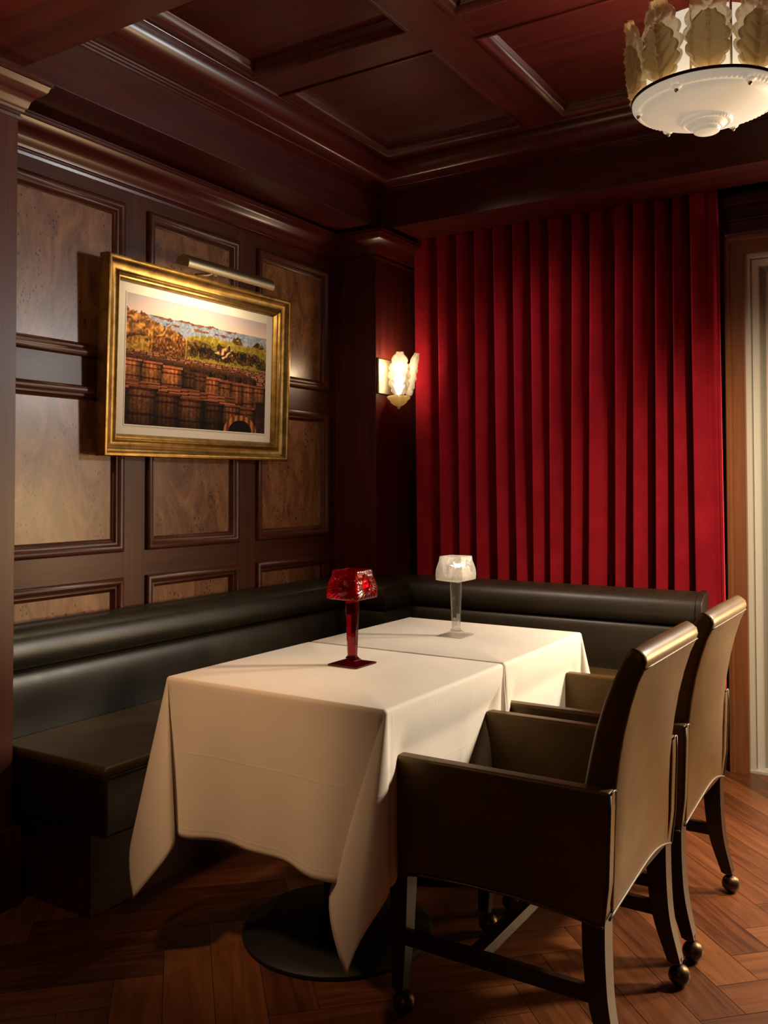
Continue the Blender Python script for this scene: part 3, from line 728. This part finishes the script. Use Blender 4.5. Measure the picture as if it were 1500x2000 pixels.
def picture():
    w, h, fw, dep = 1.10, .765, .087, .052
    t = thing('framed_picture', 'gilt-framed print of barrels by a rocky shore, hung on the panelled wall', 'picture', (XW + .018, 2.845, 1.793 - h / 2))
    t.rotation_euler = (0, math.radians(1.6), 0)
    fn = lambda a, b, hh: (hh, a, b + h / 2)
    path = [(-w / 2, -h / 2), (w / 2, -h / 2), (w / 2, h / 2), (-w / 2, h / 2)]
    prof = [(0, 0), (0, .040), (.003, .050), (.010, .052), (.016, .048), (.022, .040), (.034, .031), (.048, .027), (.056, .029), (.060, .035), (.065, .036), (.069, .031), (.071, .024), (.077, .024), (.081, .018), (.087, .010), (.087, .002)]
    MB().sweep(path, prof, fn, True).build('frame', GOLD, t, 50)
    MB().box(.001, .006, -w / 2 + .05, w / 2 - .05, .05, h - .05).build('mat_board', MATB, t)
    pw, phh = .842, .512; W, H = 440, 268
    px = print_pixels(W, H); vs, fs = [], []
    for j in range(H + 1):
        for i in range(W + 1): vs.append((.0066, -pw / 2 + pw * i / W, h / 2 + phh / 2 - phh * j / H))
    for j in range(H):
        for i in range(W): a = j * (W + 1) + i; fs.append((a, a + W + 1, a + W + 2, a + 1))
    me = bpy.data.meshes.new('print'); me.from_pydata(vs, [], fs)
    lin = np.where(px <= .04045, px / 12.92, ((px + .055) / 1.055) ** 2.4)
    col = np.ones((H * W, 4, 4), np.float32); col[:, :, :3] = lin.reshape(H * W, 1, 3)
    at = me.color_attributes.new('ink', 'FLOAT_COLOR', 'CORNER'); at.data.foreach_set('color', col.ravel())
    m, nt, b = mat('printed_photograph'); n = node(nt, 'ShaderNodeVertexColor'); n.layer_name = 'ink'; nt.links.new(n.outputs[0], b.inputs['Base Color']); b.inputs['Roughness'].default_value = .7; b.inputs['Specular IOR Level'].default_value = .12
    me.materials.append(m); o = bpy.data.objects.new('print', me); COL.objects.link(o); o.parent = t
    e = MB().sweep([(-pw / 2, -phh / 2), (pw / 2, -phh / 2), (pw / 2, phh / 2), (-pw / 2, phh / 2)], [(0, .0062), (0, .0074), (-.004, .0078), (-.006, .0062)], fn, True).build('mat_bevel', MATB, t)
    # picture light
    p = thing('picture_light', 'brass picture lamp with half-round hood above the gilt frame', 'lamp', (-2.515, 2.785, 2.158))
    L = .258; rows = []
    for r in (.036, .034):
        rows.append([])
    mb = MB(); ang = [math.radians(a) for a in range(-35, 186, 13)]
    outer = [[(.036 * math.cos(a), y, .034 * math.sin(a)) for a in ang] for y in (-L, L)]
    inner = [[(.0345 * math.cos(a), y, .0325 * math.sin(a)) for a in ang] for y in (-L + .002, L - .002)]
    mb.grid(outer); mb.grid(inner)
    for y in (-L, L):
        k = len(mb.v); mb.add([(.036 * math.cos(a), y, .034 * math.sin(a)) for a in ang], [tuple(range(len(ang)))])
    mb.build('hood', BRASS, p, 60)
    MB().tube([(-.206, -.02, -.035), (-.16, -.02, .02), (-.09, -.02, .012), (-.03, -.02, .018)], .006, 10).build('arm', BRASS, p)
    MB().tube([(-.055, -.02, .005), (-.035, -.02, .022)], .010, 12).build('knuckle', BRASS, p)
    MB().box(-.214, -.204, -.05, .01, -.075, -.01, .003).build('mounting_plate', BRASS, p)
    MB().tube([(.002, -.20, .004), (.002, .20, .004)], .010, 10).build('tube_bulb', emitter('lit_tube', (1, .80, .5), 4), p)
picture()

# ------------------------------------------------------------------ cast glass leaves
def oak_leaf(width, height, thick, bend=0.0, phase=0.0, lobes=4, nt_=46, ns=26):
    """leaf standing up along z in the plane y=0, face towards -y; returns front+back grid"""
    def half(v, s):
        env = math.sin(PI * (.06 + .90 * v ** .85)) ** .55
        lob = .74 + .26 * abs(math.sin((v * lobes + phase + (.12 if s > 0 else 0)) * PI)) ** .6
        return width / 2 * env * lob
    rows_f, rows_b = [], []
    for j in range(nt_ + 1):
        v = j / nt_; rf, rb = [], []
        for i in range(ns + 1):
            u = -1 + 2 * i / ns; hw = half(v, u); x = u * hw
            dish = .10 * width * (1 - u * u) * (.6 + .4 * math.sin(PI * v))
            vein = .075 * width * math.exp(-(x / (.035 * width)) ** 2)
            q = (v - .55 * abs(u) * hw / (width / 2) * .6); fr = q * lobes - math.floor(q * lobes)
            vein += .060 * width * math.exp(-((fr - .5) / .11) ** 2) * (1 - .3 * abs(u)) * sstep(.02, .15, v)
            edge = .05 * width * sstep(.80, .97, abs(u))
            lean = bend * height * v * v
            d = dish * .6 + vein + edge
            th = thick * (1 - .35 * abs(u) ** 6)
            rf.append((x, -d - lean, height * v)); rb.append((x, th - dish * .6 - lean, height * v))
        rows_f.append(rf); rows_b.append(rb)
    mb = MB(); m = ns + 1
    rings = [f + b[::-1] for f, b in zip(rows_f, rows_b)]
    return rings
def place(rings, az, r, z, cx=0, cy=0, tilt=0.0):
    """turn a leaf so that it faces outward at azimuth az, base at radius r"""
    out = []
    ca, sa = math.cos(az), math.sin(az); ct, s_t = math.cos(tilt), math.sin(tilt)
    for ring in rings:
        o = []
        for x, y, zz in ring:
            d = -y; d, zz = d * ct + zz * s_t, zz * ct - d * s_t
            R = r + d; o.append((cx + R * ca - x * sa, cy + R * sa + x * ca, z + zz))
        out.append(o)
    return out
def chandelier():
    cx, cy, zr = -.62, 2.805, 2.452
    t = thing('chandelier', 'ceiling light of amber glass leaves around a frosted glass dish', 'ceiling light', (cx, cy, ZC))
    Z = zr - ZC
    # dish: rim, rope border, shallow bowl, stepped roundel and boss
    def rope(k, f): return 1 + (.010 * math.sin(f * 2 * PI * 84) if k in ROPE else (.022 * math.sin(f * 2 * PI * 40) if k in ROPE2 else (.03 * math.sin(f * 2 * PI * 24) if k in ROPE3 else 0)))
    prof = [(.214, .010), (.216, .004), (.215, -.003), (.208, -.008), (.206, -.012), (.202, -.016), (.196, -.017), (.192, -.016), (.188, -.021), (.17, -.030), (.14, -.042), (.11, -.051), (.085, -.057),
            (.074, -.059), (.073, -.066), (.069, -.070), (.064, -.070), (.060, -.068), (.056, -.073), (.049, -.076), (.047, -.081), (.044, -.083), (.041, -.082), (.0385, -.084), (.037, -.092), (.034, -.094), (.0005, -.094)]
    ROPE, ROPE2, ROPE3 = (4, 5, 6), (15, 16), (21, 22)
    dish = MB().lathe(prof, (0, 0, Z), 504, False, rope).build('dish', DISH, t, 60)
    MB().lathe([(.2145, .004), (.2185, .004), (.2185, .013), (.2145, .013)], (0, 0, Z), 96).build('metal_rim', simple('rim_bronze', (.07, .035, .02), .35, 1), t)
    DARKH = simple('bolt_hole', (.03, .015, .008), .4, .6)
    for k in range(6):                                            # bolts through moulded bosses
        a = math.radians(-110 + 60 * k) + .15; x, y = .197 * math.cos(a), .197 * math.sin(a)
        MB().sphere((x, y, Z - .017), .016, 16, 10, .5).build('boss', DISH, dish)
        MB().sphere((x, y, Z - .026), .0062, 12, 8, 1.3).build('bolt', BRASS, t)
    MB().lathe([(.172, .0), (.172, .20)], (0, 0, Z + .012), 72, False).build('diffuser', DIFFU, t)
    rib = MB()
    for k in range(10): rib.box(.172, .177, -.003, .003, Z + .012, Z + .215); rot(rib, 8, k * PI / 5 + .3)
    rib.build('diffuser_ribs', simple('cream_rib', (.55, .48, .36), .5), t)
    MB().lathe([(.012, 0), (.085, 0), (.085, -.012), (.06, -.03), (.016, -.038), (.012, -.05)], (0, 0, 0), 48).build('canopy', BRASS, t)
    MB().tube([(0, 0, -.03), (0, 0, Z + .02)], .008, 12).build('stem', BRASS, t)
    for k in range(3):
        a = k * 2 * PI / 3; MB().tube([(0, 0, Z + .015), (.205 * math.cos(a), .205 * math.sin(a), Z + .011)], .004, 8).build('spoke', BRASS, t)
    low = oak_leaf(.124, .152, .009, .10, .1, 4); up = oak_leaf(.134, .218, .008, .10, .35, 5)
    # lower leaf stands in front of the tall one, one casting
    base_az = math.atan2(-cy, -cx)
    for k in range(10):
        az = base_az + k * 2 * PI / 10 + .03
        mb = MB(); mb.loops(place(up, az, .198, Z + .022, tilt=.05)); mb.loops(place(low, az, .212, Z + .012, tilt=.04)); mb.build('glass_leaf', LEAFG, t, 75)
def rot(mb, n, a):
    ca, sa = math.cos(a), math.sin(a)
    for i in range(len(mb.v) - n, len(mb.v)): x, y, z = mb.v[i]; mb.v[i] = (x * ca - y * sa, x * sa + y * ca, z)
chandelier()

def sconce():
    x, y, z = XC, 3.975, 1.72
    t = thing('wall_sconce', 'lit wall light of clear glass leaves over an amber bowl, on the corner column', 'wall light', (x, y, z))
    MB().box(0, .014, -.092, .075, .045, .225, .004).build('back_plate', BRASS, t)
    c = .075
    MB().lathe([(.006, -.028), (.010, -.026), (.010, -.018), (.022, -.014), (.040, 0), (.044, .010), (.056, .020), (.060, .030), (.055, .034), (.02, .034)], (c, 0, 0), 48, True, lambda k, f: 1 + (.02 * math.sin(f * 2 * PI * 28) if k in (4, 5, 6, 7) else 0)).build('bowl', AMBG, t, 50)
    MB().sphere((c, 0, -.030), .009, 12, 8).build('finial', BRASS, t)
    MB().tube([(.012, 0, .03), (c, 0, .038)], .008, 8).build('bracket', BRASS, t)
    lf = oak_leaf(.118, .215, .008, .16, .2, 5)
    for az in (-56, 8):
        MB().loops(place(lf, math.radians(az), .056, .036, c, 0, .05)).build('glass_leaf', SCONG, t, 75)
    MB().lathe([(.004, .04), (.016, .06), (.022, .10), (.020, .135), (.010, .158), (.0008, .163)], (c, 0, 0), 20).build('bulb', BULB, t)
    return t
sconce()

# ------------------------------------------------------------------ lights
def light(name, kind, loc, energy, color, target=None, **kw):
    l = bpy.data.lights.new(name, kind); l.energy = energy; l.color = color
    for k, v in kw.items(): setattr(l, k, v)
    o = bpy.data.objects.new(name, l); COL.objects.link(o); o.location = loc
    if target is not None: o.rotation_euler = (Vector(target) - Vector(loc)).to_track_quat('-Z', 'Y').to_euler()
    return o
light('next_room_daylight', 'AREA', (.45, 4.52, 2.2), 42, (1, .98, .94), (-2.7, 2.1, 1.5), size=.30)
light('doorway_lamp', 'SPOT', (.9, 4.0, 2.1), 450, (1, .80, .55), (-.70, 2.70, .50), spot_size=math.radians(62), spot_blend=.9, shadow_soft_size=.13)
light('door_fill_spot', 'SPOT', (.25, 2.75, 2.6), 340, (1, .78, .50), (-.30, 3.95, .85), spot_size=math.radians(80), spot_blend=.9, shadow_soft_size=.10)  # unseen spot added to brighten the door casing, curtain end and floor
light('curtain_fill_spot', 'SPOT', (-2.25, 3.0, 2.82), 118, (1, .72, .60), (-1.15, 4.25, 1.05), spot_size=math.radians(72), spot_blend=1, shadow_soft_size=.10)  # unseen spot added to light the curtain folds from the left
light('chair_glare_panel', 'AREA', (.70, 4.70, .98), 62, (1, .64, .30), (-1.0, 2.3, .80), shape='RECTANGLE', size=.75, size_y=.6)  # unseen low warm area light added for gold glare on the chair backs
light('room_glow', 'AREA', (-.2, -1.4, 2.7), 4, (1, .72, .46), (-1.6, 2.6, .7), size=1.4)
light('cloth_fill_spot', 'SPOT', (-1.72, .62, 2.3), 92, (1, .56, .27), (-1.63, 1.86, .62), spot_size=math.radians(29), spot_blend=1, shadow_soft_size=.08)  # unseen narrow spot added to brighten the front of the near cloth
light('pilaster_sconce_lamp', 'POINT', (-1.95, 1.12, 2.15), 10, (1, .62, .34), shadow_soft_size=.05)
light('picture_lamp', 'AREA', (-2.513, 2.785, 2.150), 3.1, (1, .78, .46), (-2.70, 2.785, 1.62), shape='RECTANGLE', size=.46, size_y=.03)
light('sconce_lamp', 'POINT', (-2.405, 3.955, 1.905), 4.4, (1, .72, .42), shadow_soft_size=.02)
light('crystal_lamp_bulb', 'POINT', (-1.502, 2.853, 1.012), 3.2, (1, .85, .62), shadow_soft_size=.006)
light('chandelier_lamp', 'POINT', (-.62, 2.805, 2.60), 13, (1, .80, .5), shadow_soft_size=.05)
w = bpy.data.worlds.new('world'); S.world = w; w.use_nodes = True
w.node_tree.nodes['Background'].inputs[0].default_value = (.9, .7, .55, 1); w.node_tree.nodes['Background'].inputs[1].default_value = .02

# ------------------------------------------------------------------ camera
cam = bpy.data.cameras.new('camera'); co = bpy.data.objects.new('camera', cam); COL.objects.link(co)
yaw, pitch, roll = .5633, .0255, -.0019
f = Vector((-math.sin(yaw) * math.cos(pitch), math.cos(yaw) * math.cos(pitch), math.sin(pitch))); r = Vector((math.cos(yaw), math.sin(yaw), 0)); u = r.cross(f)
r2 = r * math.cos(roll) + u * math.sin(roll); u2 = -r * math.sin(roll) + u * math.cos(roll)
M = Matrix((r2, u2, -f)).transposed().to_4x4(); M.translation = (0, 0, 1.30); co.matrix_world = M
cam.sensor_fit = 'VERTICAL'; cam.sensor_height = 36; cam.sensor_width = 27; cam.lens = 1769.4 / 2000 * 36
cam.shift_y = -(1000 - 901.1) / 2000; cam.clip_start = .05
S.camera = co
vs_ = S.view_settings; vs_.view_transform = 'Standard'; vs_.look = 'None'; vs_.exposure = 0; vs_.gamma = 1; vs_.use_curve_mapping = False
S.cycles.max_bounces = 10; S.cycles.transparent_max_bounces = 16; S.cycles.transmission_bounces = 10
S.cycles.caustics_reflective = False; S.cycles.caustics_refractive = False; S.cycles.sample_clamp_indirect = 4
